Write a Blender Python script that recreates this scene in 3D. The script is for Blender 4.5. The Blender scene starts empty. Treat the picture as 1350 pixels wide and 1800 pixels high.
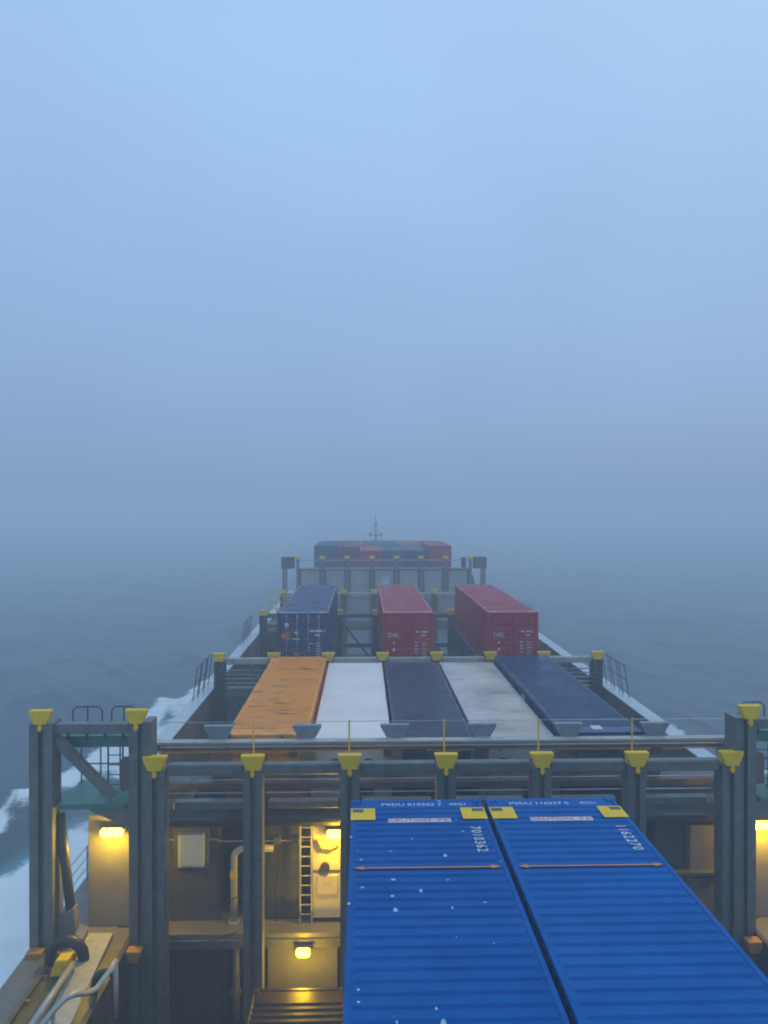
import bpy, bmesh, math, random
import numpy as np
from mathutils import Vector, Matrix
random.seed(7)
S = bpy.context.scene
COL = S.collection
R = math.radians
# ------------------------------------------------------------------ camera, sky, sun, exposure
CX, CZ, F = -2.20, 19.0, 1352.0           # camera sits left of the ship's centre line, 19 m above the sea
cam = bpy.data.cameras.new('camera'); camo = bpy.data.objects.new('camera', cam); COL.objects.link(camo)
cam.sensor_fit = 'VERTICAL'; cam.sensor_height = 36.0; cam.sensor_width = 27.0
cam.lens = F / 1800 * 36
cam.clip_start = 0.1; cam.clip_end = 9000
camo.location = (CX, 0, CZ)
camo.rotation_euler = (R(90 - 0.297), 0, R(-1.568))
cam.dof.use_dof = True; cam.dof.focus_distance = 1.6
cam.dof.aperture_fstop = cam.lens * 1e-3 / 0.0031
S.camera = camo

W = bpy.data.worlds.new('World'); S.world = W; W.use_nodes = True
nt = W.node_tree; nt.nodes.clear()
def wn(t): return nt.nodes.new(t)
SUN_EL, SUN_ROT = R(48), R(50)
out = wn('ShaderNodeOutputWorld')
sky = wn('ShaderNodeTexSky'); sky.sky_type = 'NISHITA'; sky.sun_disc = False
sky.sun_elevation = SUN_EL; sky.sun_rotation = SUN_ROT; sky.air_density = 2.0; sky.dust_density = 3.0; sky.ozone_density = 3.0
bg1 = wn('ShaderNodeBackground'); bg1.inputs[1].default_value = 0.008
nt.links.new(sky.outputs[0], bg1.inputs[0])
# the cloud and fog layer overhead: even blue-grey dusk light, brighter towards the zenith
tc = wn('ShaderNodeTexCoord'); sep = wn('ShaderNodeSeparateXYZ'); nt.links.new(tc.outputs['Generated'], sep.inputs[0])
ramp = wn('ShaderNodeValToRGB'); e = ramp.color_ramp.elements
e[0].position = 0.0; e[0].color = (0.190, 0.308, 0.510, 1)
e[1].position = 1.0; e[1].color = (0.42, 0.66, 0.93, 1)
for p, c in ((0.06, (0.212, 0.338, 0.565, 1)), (0.16, (0.245, 0.392, 0.645, 1)), (0.30, (0.275, 0.445, 0.710, 1)), (0.55, (0.335, 0.530, 0.81, 1))):
    q = ramp.color_ramp.elements.new(p); q.color = c
noi = wn('ShaderNodeTexNoise'); noi.inputs['Scale'].default_value = 1.7; noi.inputs['Detail'].default_value = 3.0
nt.links.new(tc.outputs['Generated'], noi.inputs['Vector'])
mr = wn('ShaderNodeMapRange'); mr.inputs[1].default_value = 0.3; mr.inputs[2].default_value = 0.7
mr.inputs[3].default_value = 0.93; mr.inputs[4].default_value = 1.09
nt.links.new(noi.outputs[0], mr.inputs[0])
nt.links.new(sep.outputs[2], ramp.inputs[0])
bg2 = wn('ShaderNodeBackground'); nt.links.new(ramp.outputs[0], bg2.inputs[0]); nt.links.new(mr.outputs[0], bg2.inputs[1])
add = wn('ShaderNodeAddShader'); nt.links.new(bg1.outputs[0], add.inputs[0]); nt.links.new(bg2.outputs[0], add.inputs[1])
nt.links.new(add.outputs[0], out.inputs[0])

sun = bpy.data.lights.new('sun', 'SUN'); sun.energy = 0.5; sun.angle = R(40); sun.color = (1.0, 0.96, 0.9)
suno = bpy.data.objects.new('sun', sun); COL.objects.link(suno); suno.location = (60, 60, 80)
suno.rotation_euler = Vector((-math.sin(SUN_ROT)*math.cos(SUN_EL), -math.cos(SUN_ROT)*math.cos(SUN_EL), -math.sin(SUN_EL))).to_track_quat('-Z', 'Y').to_euler()
S.view_settings.view_transform = 'Standard'; S.view_settings.look = 'None'; S.view_settings.gamma = 1.0
S.view_settings.use_curve_mapping = False; S.view_settings.exposure = 0.0
S.cycles.volume_bounces = 2; S.cycles.max_bounces = 6; S.cycles.use_denoising = True

# ------------------------------------------------------------------ materials
def mat(name, col, rough=0.45, var=0.25, rust=0.0, scale=3.0, bump=0.02, metal=0.0, spec=0.5, streak=0.0, rustcol=(0.11, 0.045, 0.02), specks=0.0, wet=0.25, grime=0.0, coat=0.0, stain=0.0):
    m = bpy.data.materials.new(name); m.use_nodes = True
    t = m.node_tree; b = t.nodes['Principled BSDF']; N = t.nodes.new; L = t.links.new
    tcn = N('ShaderNodeTexCoord'); oi = N('ShaderNodeObjectInfo')
    ad = N('ShaderNodeVectorMath'); ad.operation = 'ADD'
    cmb = N('ShaderNodeCombineXYZ'); mu = N('ShaderNodeMath'); mu.operation = 'MULTIPLY'; mu.inputs[1].default_value = 57.0
    L(oi.outputs['Random'], mu.inputs[0])
    for i in range(3): L(mu.outputs[0], cmb.inputs[i])
    L(tcn.outputs['Object'], ad.inputs[0]); L(cmb.outputs[0], ad.inputs[1])
    def noise(sc, det=5.0, rg=0.6, vec=None):
        n = N('ShaderNodeTexNoise'); n.inputs['Scale'].default_value = sc; n.inputs['Detail'].default_value = det
        n.inputs['Roughness'].default_value = rg; L(vec or ad.outputs[0], n.inputs['Vector']); return n.outputs[0]
    def rng(v, a, b_, c, d):
        n = N('ShaderNodeMapRange'); L(v, n.inputs[0])
        for i, q in enumerate((a, b_, c, d)): n.inputs[i+1].default_value = q
        return n.outputs[0]
    def mix(fac, a, b_, mode='MIX'):
        n = N('ShaderNodeMix'); n.data_type = 'RGBA'; n.blend_type = mode
        if hasattr(fac, 'node'): L(fac, n.inputs[0])
        else: n.inputs[0].default_value = fac
        for k, q in ((6, a), (7, b_)):
            if hasattr(q, 'node'): L(q, n.inputs[k])
            else: n.inputs[k].default_value = (*q, 1)
        return n.outputs[2]
    n1 = noise(scale); n2 = noise(scale*0.31, 3)
    v = rng(n1, 0.25, 0.75, 1-var, 1+var)
    cc = N('ShaderNodeCombineXYZ')
    for i in range(3): L(v, cc.inputs[i])
    c = mix(1.0, col, cc.outputs[0], 'MULTIPLY')
    if grime:
        g = rng(noise(scale*0.5, 8, 0.7), 0.45, 0.72, 0, grime)
        c = mix(g, c, (0.075, 0.065, 0.055))
    if streak:
        mp = N('ShaderNodeMapping'); mp.inputs['Scale'].default_value = (5.0, 5.0, 0.35); L(ad.outputs[0], mp.inputs[0])
        g = rng(noise(1.6, 6, 0.65, mp.outputs[0]), 0.5, 0.75, 0, streak)
        c = mix(g, c, (0.07, 0.06, 0.05))
    if rust:
        r_ = rng(noise(scale*0.8, 9, 0.72), 0.66 - 0.12*rust, 0.74, 0, 1)
        c = mix(r_, c, rustcol)
    if stain:
        mp2 = N('ShaderNodeMapping'); mp2.inputs['Scale'].default_value = (0.55, 2.2, 1.0); L(ad.outputs[0], mp2.inputs[0])
        g = rng(noise(1.0, 8, 0.68, mp2.outputs[0]), 0.57, 0.66, 0, stain)
        c = mix(g, c, (0.045, 0.025, 0.03))
    if specks:  # pale dots painted into the colour for glints on water drops
        vo = N('ShaderNodeTexVoronoi'); vo.voronoi_dimensions = '2D'; vo.inputs['Scale'].default_value = 2.3; L(ad.outputs[0], vo.inputs['Vector'])
        w = N('ShaderNodeSeparateColor'); L(vo.outputs['Color'], w.inputs[0])
        k = N('ShaderNodeMath'); k.operation = 'MULTIPLY'; k.inputs[1].default_value = 0.25*specks; L(w.outputs[0], k.inputs[0])
        pw = N('ShaderNodeMath'); pw.operation = 'SUBTRACT'; pw.inputs[1].default_value = 0.17*specks; L(k.outputs[0], pw.inputs[0])
        lt = N('ShaderNodeMath'); lt.operation = 'LESS_THAN'; L(vo.outputs['Distance'], lt.inputs[0]); L(pw.outputs[0], lt.inputs[1])
        c = mix(lt.outputs[0], c, (0.45, 0.58, 0.74))
    L(c, b.inputs['Base Color'])
    L(rng(n2, 0.3, 0.7, max(0.05, rough-wet*0.6), min(1, rough+wet*0.6)), b.inputs['Roughness'])
    b.inputs['Metallic'].default_value = metal; b.inputs['Specular IOR Level'].default_value = spec
    b.inputs['Coat Weight'].default_value = coat; b.inputs['Coat Roughness'].default_value = 0.12
    if bump:
        bp = N('ShaderNodeBump'); bp.inputs['Strength'].default_value = 0.35; bp.inputs['Distance'].default_value = bump
        L(noise(scale*2.2, 6), bp.inputs['Height']); L(bp.outputs[0], b.inputs['Normal'])
    return m
M = {}
def defm(k, *a, **kw): M[k] = mat(k, *a, **kw)
defm('blue_paint', (0.0, 0.100, 0.345), 0.5, 0.2, specks=1.0, wet=0.3, grime=0.16, spec=0.04, scale=1.3, bump=0.05)
defm('blue_paint_clean', (0.0, 0.112, 0.37), 0.5, 0.2, wet=0.3, grime=0.12, spec=0.04, scale=1.3, bump=0.05)
defm('navy_paint', (0.008, 0.045, 0.115), 0.28, 0.2, spec=0.3, rust=0.1, wet=0.3)
defm('navy45_paint', (0.006, 0.036, 0.13), 0.24, 0.2, rust=0.1, wet=0.3)
defm('slate_paint', (0.042, 0.042, 0.075), 0.34, 0.25, spec=0.35, rust=0.2, wet=0.3, grime=0.15)
defm('orange_paint', (0.86, 0.30, 0.004), 0.36, 0.15, spec=0.3, stain=0.9, rust=0.6, wet=0.25, rustcol=(0.045, 0.022, 0.022), scale=1.6)
defm('white_paint', (0.86, 0.76, 0.69), 0.4, 0.08, rust=0.1, grime=0.25, wet=0.3, scale=1.1)
defm('dirty_white_paint', (0.60, 0.50, 0.43), 0.35, 0.2, rust=0.35, grime=0.75, stain=0.35, wet=0.35, scale=1.2, rustcol=(0.10, 0.075, 0.06))
defm('red_paint', (0.42, 0.006, 0.030), 0.28, 0.2, spec=0.4, rust=0.1, grime=0.1, wet=0.3)
defm('brown_paint', (0.028, 0.010, 0.006), 0.5, 0.3, rust=0.4, grime=0.3)
defm('teal_paint', (0.02, 0.07, 0.14), 0.45, 0.2, rust=0.1)
defm('faroange_paint', (0.36, 0.12, 0.05), 0.45, 0.2, rust=0.1)
defm('pale_red_paint', (0.22, 0.03, 0.035), 0.45, 0.2, rust=0.1)
defm('frame_grey', (0.125, 0.132, 0.120), 0.46, 0.3, rust=0.5, wet=0.3, streak=0.55)
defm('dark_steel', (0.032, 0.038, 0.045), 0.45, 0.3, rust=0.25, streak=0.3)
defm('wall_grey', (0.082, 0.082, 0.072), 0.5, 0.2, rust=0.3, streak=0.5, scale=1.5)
defm('panel_grey', (0.42, 0.40, 0.35), 0.5, 0.2, rust=0.3, streak=0.5, scale=1.5)
defm('coaming_grey', (0.19, 0.18, 0.165), 0.45, 0.2, rust=0.2, streak=0.35, scale=1.2)
defm('coaming_top', (0.50, 0.55, 0.58), 0.25, 0.15, rust=0.2, wet=0.2, grime=0.2)
defm('deck_beige', (0.19, 0.175, 0.145), 0.4, 0.2, rust=0.3, wet=0.35, grime=0.35, scale=1.2)
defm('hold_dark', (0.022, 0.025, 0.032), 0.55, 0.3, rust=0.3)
defm('rust_brown', (0.105, 0.075, 0.062), 0.5, 0.3, rust=0.6)
defm('yellow_paint', (0.86, 0.53, 0.004), 0.5, 0.12, spec=0.2, rust=0.22, wet=0.2, scale=4)
defm('olive_paint', (0.13, 0.095, 0.015), 0.45, 0.25, rust=0.3)
defm('amber_paint', (0.45, 0.20, 0.02), 0.45, 0.25, rust=0.5, scale=4)
defm('green_deck', (0.015, 0.16, 0.12), 0.4, 0.25, rust=0.2)
defm('light_pipe', (0.40, 0.39, 0.36), 0.35, 0.15, rust=0.2, grime=0.2)
defm('cabinet_white', (0.58, 0.64, 0.68), 0.35, 0.1, rust=0.15, grime=0.15)
defm('cream_machine', (0.62, 0.55, 0.42), 0.45, 0.25, rust=0.55, grime=0.4, scale=4)
defm('black_rubber', (0.02, 0.02, 0.022), 0.5, 0.3)
defm('marking_white', (0.55, 0.57, 0.60), 0.5, 0.1, bump=0)
defm('marking_orange', (0.62, 0.20, 0.05), 0.5, 0.15, bump=0)
defm('marking_pink', (0.66, 0.52, 0.55), 0.5, 0.15, bump=0)
defm('marking_red', (0.45, 0.05, 0.06), 0.5, 0.15, bump=0)
defm('casting_tan', (0.52, 0.30, 0.17), 0.5, 0.25, rust=0.4, scale=6)
defm('casting_dark', (0.06, 0.06, 0.07), 0.5, 0.25, rust=0.4, scale=6)
defm('bracket_grey', (0.20, 0.24, 0.26), 0.4, 0.2, rust=0.2, streak=0.3)
defm('bare_steel', (0.42, 0.44, 0.46), 0.35, 0.2, metal=0.6, rust=0.2)
defm('hull_blue', (0.02, 0.035, 0.07), 0.4, 0.2, rust=0.25, streak=0.3)
def emis(k, col, s):
    m = bpy.data.materials.new(k); m.use_nodes = True; b = m.node_tree.nodes['Principled BSDF']
    b.inputs['Base Color'].default_value = (*col, 1); b.inputs['Emission Color'].default_value = (*col, 1); b.inputs['Emission Strength'].default_value = s
    M[k] = m
emis('lamp_lens', (1.0, 0.60, 0.03), 22.0)

# ------------------------------------------------------------------ mesh helpers
class MB:
    def __init__(s): s.v = []; s.f = []
    def box(s, x0, x1, y0, y1, z0, z1):
        b = len(s.v)
        s.v += [(x0,y0,z0),(x1,y0,z0),(x1,y1,z0),(x0,y1,z0),(x0,y0,z1),(x1,y0,z1),(x1,y1,z1),(x0,y1,z1)]
        s.f += [tuple(b+i for i in q) for q in ((0,3,2,1),(4,5,6,7),(0,1,5,4),(1,2,6,5),(2,3,7,6),(3,0,4,7))]
        return s
    def prism(s, poly, axis, a, b_):
        """poly of 2-D points extruded along axis; axis 'y': points are (x,z); 'x': (y,z); 'z': (x,y)"""
        n = len(poly); b = len(s.v)
        def mk(p, t): return {'y': (p[0], t, p[1]), 'x': (t, p[0], p[1]), 'z': (p[0], p[1], t)}[axis]
        s.v += [mk(p, a) for p in poly] + [mk(p, b_) for p in poly]
        s.f += [tuple(b+i for i in range(n)), tuple(b+n+i for i in reversed(range(n)))]
        s.f += [(b+i, b+n+i, b+n+(i+1) % n, b+(i+1) % n) for i in range(n)]
        return s
    def tube(s, pts, r, seg=10):
        pts = [Vector(p) for p in pts]; b = len(s.v); n = len(pts)
        up = None
        for i, p in enumerate(pts):
            d = (pts[min(i+1, n-1)] - pts[max(i-1, 0)]).normalized()
            if up is None:
                up = Vector((0, 0, 1)) if abs(d.z) < 0.9 else Vector((1, 0, 0))
            u = (up - d*up.dot(d)).normalized(); w = d.cross(u); up = u
            rr = r[i] if isinstance(r, (list, tuple)) else r
            for k in range(seg):
                a = 2*math.pi*k/seg
                s.v.append(tuple(p + (u*math.cos(a) + w*math.sin(a))*rr))
        for i in range(n-1):
            for k in range(seg):
                s.f.append((b+i*seg+k, b+i*seg+(k+1) % seg, b+(i+1)*seg+(k+1) % seg, b+(i+1)*seg+k))
        s.f += [tuple(b+k for k in reversed(range(seg))), tuple(b+(n-1)*seg+k for k in range(seg))]
        return s
    def bar(s, p, q, w, h):
        """rectangular bar from p to q"""
        p, q = Vector(p), Vector(q); d = (q-p).normalized()
        up = Vector((0, 0, 1)) if abs(d.z) < 0.95 else Vector((0, 1, 0))
        a = d.cross(up).normalized()*w/2; u = a.cross(d).normalized()*h/2; b = len(s.v)
        for c in (p, q): s.v += [tuple(c-a-u), tuple(c+a-u), tuple(c+a+u), tuple(c-a+u)]
        s.f += [tuple(b+i for i in t) for t in ((0,1,2,3),(7,6,5,4),(0,4,5,1),(1,5,6,2),(2,6,7,3),(3,7,4,0))]
        return s
    def mesh(s, name, off=(0, 0, 0), bev=0.0, smooth=False):
        me = bpy.data.meshes.new(name)
        me.from_pydata([(x-off[0], y-off[1], z-off[2]) for x, y, z in s.v], [], s.f)
        bm = bmesh.new(); bm.from_mesh(me)
        bmesh.ops.recalc_face_normals(bm, faces=bm.faces)
        if bev: bmesh.ops.bevel(bm, geom=[e_ for e_ in bm.edges], offset=bev, segments=1, affect='EDGES', clamp_overlap=True)
        bm.to_mesh(me); bm.free()
        if smooth: me.polygons.foreach_set('use_smooth', [len(p.vertices) == 4 for p in me.polygons])
        me.update(); return me
def link(name, me, m=None, parent=None):
    o = bpy.data.objects.new(name, me); COL.objects.link(o)
    if m is not None and me is not None:
        if not me.materials: me.materials.append(M[m])
        elif me.materials[0] != M[m]:
            o.material_slots[0].link = 'OBJECT'; o.material_slots[0].material = M[m]
    if parent: o.parent = parent
    return o
def thing(name, loc, label, cat, group=None):
    o = bpy.data.objects.new(name, None); COL.objects.link(o); o.location = loc; o.empty_display_size = 0.3
    o['label'] = label; o['category'] = cat
    if group: o['group'] = group
    return o
def tag(o, label, cat, group=None):
    o['label'] = label; o['category'] = cat
    if group: o['group'] = group
    return o
def part(t, name, mb, m, bev=0.0, smooth=False, label=None, root=None):
    """mesh given in world coordinates, made a child of t (whose top-level thing sits at root.location)"""
    off = (root or t).location
    o = link(name, mb.mesh(name, off, bev, smooth), m, t)
    if label: o['label'] = label
    return o
def world_of(px, py, d):
    s = F/d
    return (CX + (px-638)/s, d, CZ - (py-893)/s)
_dg = None
def text_mesh(body, size, space=1.0):
    cu = bpy.data.curves.new('lettering', 'FONT'); cu.body = body; cu.size = size; cu.align_x = 'CENTER'; cu.align_y = 'CENTER'; cu.space_character = space
    cu.resolution_u = 2; cu.offset = size*0.012
    o = bpy.data.objects.new('lettering', cu); COL.objects.link(o)
    dg = bpy.context.evaluated_depsgraph_get(); me = bpy.data.meshes.new_from_object(o.evaluated_get(dg))
    bpy.data.objects.remove(o); bpy.data.curves.remove(cu); me.materials.clear()
    return me
def text(t, body, size, loc, rot, m, name='lettering', space=1.0, sx=1.0):
    o = link(name, text_mesh(body, size, space), m, t); o.location = loc; o.rotation_euler = rot; o.scale = (sx, 1, 1)
    return o

# ------------------------------------------------------------------ sea
def build_sea():
    xs = np.concatenate([np.linspace(-2300, -130, 50)[:-1], np.linspace(-130, -45, 90)[:-1], np.linspace(-45, -9, 160)[:-1],
                         np.linspace(-9, 15, 30)[:-1], np.linspace(15, 60, 90)[:-1], np.linspace(60, 150, 60)[:-1], np.linspace(150, 2300, 50)])
    ys = np.concatenate([np.linspace(-300, 10, 30)[:-1], np.linspace(10, 100, 330)[:-1], np.linspace(100, 220, 200)[:-1], np.linspace(220, 2600, 80)])
    X, Y = np.meshgrid(xs, ys); rng = np.random.default_rng(3)
    Z = np.zeros_like(X); DX = np.zeros_like(X); DY = np.zeros_like(X)
    main = R(205)
    for i in range(46):
        lam = 1.8*(26/1.8)**(i/45); k = 2*math.pi/lam
        a = 0.0088*lam**0.92*rng.uniform(0.5, 1.2); th = main + rng.normal(0, 0.55); ph = rng.uniform(0, 6.28)
        arg = k*(X*math.cos(th) + Y*math.sin(th)) + ph
        Z += a*np.cos(arg); DX -= 0.8*a*math.cos(th)*np.sin(arg); DY -= 0.8*a*math.sin(th)*np.sin(arg)
    def vn(x, y, s, seed):
        r = np.random.default_rng(seed); g = r.random((64, 64)); u = x/s; v = y/s
        i = np.floor(u).astype(int); j = np.floor(v).astype(int); fu = u-i; fv = v-j
        fu = fu*fu*(3-2*fu); fv = fv*fv*(3-2*fv)
        G = lambda a, b: g[a % 64, b % 64]
        return (G(i, j)*(1-fu) + G(i+1, j)*fu)*(1-fv) + (G(i, j+1)*(1-fu) + G(i+1, j+1)*fu)*fv
    fade = np.clip((320-np.hypot(X, Y))/240, 0.0, 1)
    Z *= fade; DX *= fade; DY *= fade
    u = np.abs(X) - 10.9
    c = 1.0 + np.clip(118-Y, 0, 200)*0.19 + 2.2*(vn(Y, X*0.3, 9, 5)-0.5)
    n1 = vn(X, Y, 3.2, 11); n2 = vn(X, Y, 1.3, 12); n3 = vn(X, Y, 7.0, 13)
    crest = np.exp(-((u-c)/1.5)**2)*np.clip((125-Y)/20, 0, 1)*np.clip((Y-10)/20, 0, 1)
    inner = np.clip((c-3.0-u)/2.0, 0, 1)*np.clip((46-Y)/5 + 2.0*(n3-0.5), 0, 1)
    hullside = np.exp(-np.clip(u-0.5, 0, None)/2.6)*np.clip((118-Y)/10, 0, 1)
    bow = np.clip((c-0.5-u)/2.5, 0, 1)*np.clip((Y-52)/7, 0, 1)*np.clip((112-Y)/10, 0, 1)
    foam = crest*(0.42+0.85*n1) + inner*(0.78+0.5*n2) + hullside*(0.7+0.7*n2) + bow*(0.45+0.8*n1)
    foam += 0.75*np.clip((n3-0.78)*6, 0, 1)*np.clip((n1-0.45)*4, 0, 1)*fade*(Z > 0.25)
    foam = np.where(u < 26, foam, foam*0.6)
    Z = Z + crest*(0.25+0.35*n1)*np.clip(1-np.abs(u)/40, 0, 1) + inner*0.35*(n2-0.3) + bow*0.15*n1 - 0.5*np.exp(-((u-c+4.0)/1.8)**2)*np.clip((70-Y)/20, 0, 1)*np.clip((Y-10)/20, 0, 1)
    inside = u < 0.4
    Z = np.where(inside, np.minimum(Z, -0.5), Z)
    ny, nx = X.shape
    co = np.stack([X+np.where(inside, 0, DX), Y+DY, Z], -1).reshape(-1, 3)
    idx = np.arange(nx*ny).reshape(ny, nx)
    q = np.stack([idx[:-1, :-1], idx[:-1, 1:], idx[1:, 1:], idx[1:, :-1]], -1).reshape(-1, 4)
    me = bpy.data.meshes.new('sea'); me.vertices.add(len(co)); me.vertices.foreach_set('co', co.ravel().astype(np.float32))
    me.loops.add(q.size); me.loops.foreach_set('vertex_index', q.ravel().astype(np.int32))
    me.polygons.add(len(q)); me.polygons.foreach_set('loop_start', np.arange(0, q.size, 4, dtype=np.int32))
    me.polygons.foreach_set('use_smooth', np.ones(len(q), bool))
    me.update(calc_edges=True)
    at = me.attributes.new('foam', 'FLOAT', 'POINT'); at.data.foreach_set('value', np.clip(foam, 0, 1.4).ravel().astype(np.float32))
    at = me.attributes.new('aerated', 'FLOAT', 'POINT'); at.data.foreach_set('value', np.clip(inner*1.1 + hullside*0.8 + bow*0.5, 0, 1).ravel().astype(np.float32))
    m = bpy.data.materials.new('sea_water'); m.use_nodes = True; t = m.node_tree; b = t.nodes['Principled BSDF']; N = t.nodes.new; L = t.links.new
    tcn = N('ShaderNodeTexCoord')
    a1 = N('ShaderNodeAttribute'); a1.attribute_name = 'foam'; a2 = N('ShaderNodeAttribute'); a2.attribute_name = 'aerated'
    nz = N('ShaderNodeTexNoise'); nz.inputs['Scale'].default_value = 0.6; nz.inputs['Detail'].default_value = 9; nz.inputs['Roughness'].default_value = 0.68; nz.inputs['Distortion'].default_value = 0.6
    L(tcn.outputs['Object'], nz.inputs['Vector'])
    nf = N('ShaderNodeTexNoise'); nf.inputs['Scale'].default_value = 0.22; nf.inputs['Detail'].default_value = 12; nf.inputs['Roughness'].default_value = 0.72; nf.inputs['Distortion'].default_value = 1.6
    mpf = N('ShaderNodeMapping'); mpf.inputs['Scale'].default_value = (1.0, 0.45, 1.0); L(tcn.outputs['Object'], mpf.inputs[0]); L(mpf.outputs[0], nf.inputs['Vector'])
    av = N('ShaderNodeMath'); av.operation = 'MULTIPLY_ADD'; av.inputs[1].default_value = 1.5; av.inputs[2].default_value = -0.75; L(nf.outputs[0], av.inputs[0])
    av2 = N('ShaderNodeMath'); av2.operation = 'ADD'; L(nz.outputs[0], av2.inputs[0]); L(av.outputs[0], av2.inputs[1])
    sb = N('ShaderNodeMath'); sb.operation = 'ADD'; L(a1.outputs['Fac'], sb.inputs[0]); L(av2.outputs[0], sb.inputs[1])
    mr_ = N('ShaderNodeMapRange'); mr_.interpolation_type = 'SMOOTHSTEP'; mr_.inputs[1].default_value = 0.84; mr_.inputs[2].default_value = 1.22; L(sb.outputs[0], mr_.inputs[0])
    m1 = N('ShaderNodeMix'); m1.data_type = 'RGBA'; m1.inputs[6].default_value = (0.010, 0.055, 0.085, 1); m1.inputs[7].default_value = (0.08, 0.42, 0.52, 1); L(a2.outputs['Fac'], m1.inputs[0])
    m2 = N('ShaderNodeMix'); m2.data_type = 'RGBA'; m2.inputs[7].default_value = (0.85, 0.90, 0.92, 1); L(m1.outputs[2], m2.inputs[6]); L(mr_.outputs[0], m2.inputs[0])
    L(m2.outputs[2], b.inputs['Base Color'])
    rr = N('ShaderNodeMapRange'); rr.inputs[3].default_value = 0.24; rr.inputs[4].default_value = 0.75; L(mr_.outputs[0], rr.inputs[0]); L(rr.outputs[0], b.inputs['Roughness'])
    b.inputs['IOR'].default_value = 1.33
    nb = N('ShaderNodeTexNoise'); nb.inputs['Scale'].default_value = 1.7; nb.inputs['Detail'].default_value = 7; nb.inputs['Roughness'].default_value = 0.62; L(tcn.outputs['Object'], nb.inputs['Vector'])
    bp = N('ShaderNodeBump'); bp.inputs['Strength'].default_value = 0.8; bp.inputs['Distance'].default_value = 0.22; L(nb.outputs[0], bp.inputs['Height']); L(bp.outputs[0], b.inputs['Normal'])
    me.materials.append(m)
    o = link('sea', me); o['kind'] = 'structure'
    o['label'] = 'dark blue grey sea with white bow wave foam along the ship'
build_sea()

# ------------------------------------------------------------------ the ship: hull, decks, coamings, holds
DECK = 7.4
ship = thing('container_ship', (0, 40, 0), 'open hatch container ship seen forward from the bridge, grey coamings and side decks', 'ship')
def sp(name, mb, m, **k): return part(ship, name, mb, m, **k)
hullpts = [(-10.9, -8), (-10.9, 92), (-9.6, 106), (-7.0, 122), (-3.5, 136), (0, 143)]
outl = hullpts + [(-x, y) for x, y in reversed(hullpts[:-1])]
b = MB(); n = len(outl); lo = 0
b.v += [(x*0.985, y*0.99, -2.6) for x, y in outl] + [(x, y, DECK-0.01 + max(0, y-92)*0.04) for x, y in outl]
b.f += [(i, (i+1) % n, n+(i+1) % n, n+i) for i in range(n)] + [tuple(reversed(range(n)))]
sp('hull', b, 'hull_blue')
for sgn in (-1, 1):
    o = lambda a: a*sgn
    X = lambda a, c: (min(a*sgn, c*sgn), max(a*sgn, c*sgn))
    # side deck: wide beside the near hold, narrow outboard of the coaming
    sp('side_deck', MB().box(*X(8.42, 10.2), -6, 21.4, DECK-0.25, DECK).box(*X(9.0, 10.9), 21.4, 79, DECK-0.25, DECK), 'deck_beige')
    sp('gunwale', MB().box(*X(10.2, 10.92), -6, 21.4, DECK-0.3, DECK+0.06), 'frame_grey', bev=0.02)
    # coaming wall, its flat top plate, and the hold's side wall below it
    sp('coaming_wall', MB().box(*X(9.3, 9.42), 23.0, 79, -2.0, 10.45).box(*X(9.66, 9.78), 23.0, 79, DECK, 10.45), 'coaming_grey')
    sp('coaming_top', MB().box(*X(9.22, 9.84), 23.0, 79, 10.45, 10.52), 'coaming_top', bev=0.01)
    sp('coaming_end', MB().box(*X(8.55, 9.8), 21.45, 23.0, DECK, 10.5), 'coaming_grey', bev=0.015)
    for k in range(19):
        y = 25.5 + k*2.8
        sp('coaming_bracket', MB().prism([(9.78*sgn, DECK), (9.78*sgn, 10.3), (9.95*sgn, 10.3), (10.35*sgn, DECK)], 'y', y, y+0.02), 'coaming_grey')
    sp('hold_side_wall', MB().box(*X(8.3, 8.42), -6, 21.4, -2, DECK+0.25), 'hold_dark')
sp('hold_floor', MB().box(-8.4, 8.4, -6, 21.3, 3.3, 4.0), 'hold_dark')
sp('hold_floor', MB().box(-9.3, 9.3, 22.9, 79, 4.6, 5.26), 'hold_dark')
b = MB()
b.v += [(-10.8, 79.9, DECK), (10.8, 79.9, DECK), (10.8, 92, DECK+0.02), (9.5, 106, 7.94), (6.9, 122, 8.58), (3.4, 136, 9.14), (0, 142.8, 9.42), (-3.4, 136, 9.14), (-6.9, 122, 8.58), (-9.5, 106, 7.94), (-10.8, 92, DECK+0.02)]
b.f.append(tuple(range(11)))
sp('fore_deck', b, 'deck_beige')
sp('hatch_cover', MB().box(-8.4, 8.4, 82, 98.2, DECK+0.2, 11.4), 'wall_grey', bev=0.05)
sp('hatch_cover', MB().box(-8.4, 8.4, 98.8, 112.6, 7.9, 11.4), 'wall_grey', bev=0.05)
sp('forecastle', MB().prism([(-6.6, 113.5), (-6.2, 122), (-3.2, 134), (0, 140), (3.2, 134), (6.2, 122), (6.6, 113.5)], 'z', 8.1, 11.2), 'wall_grey')

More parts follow.
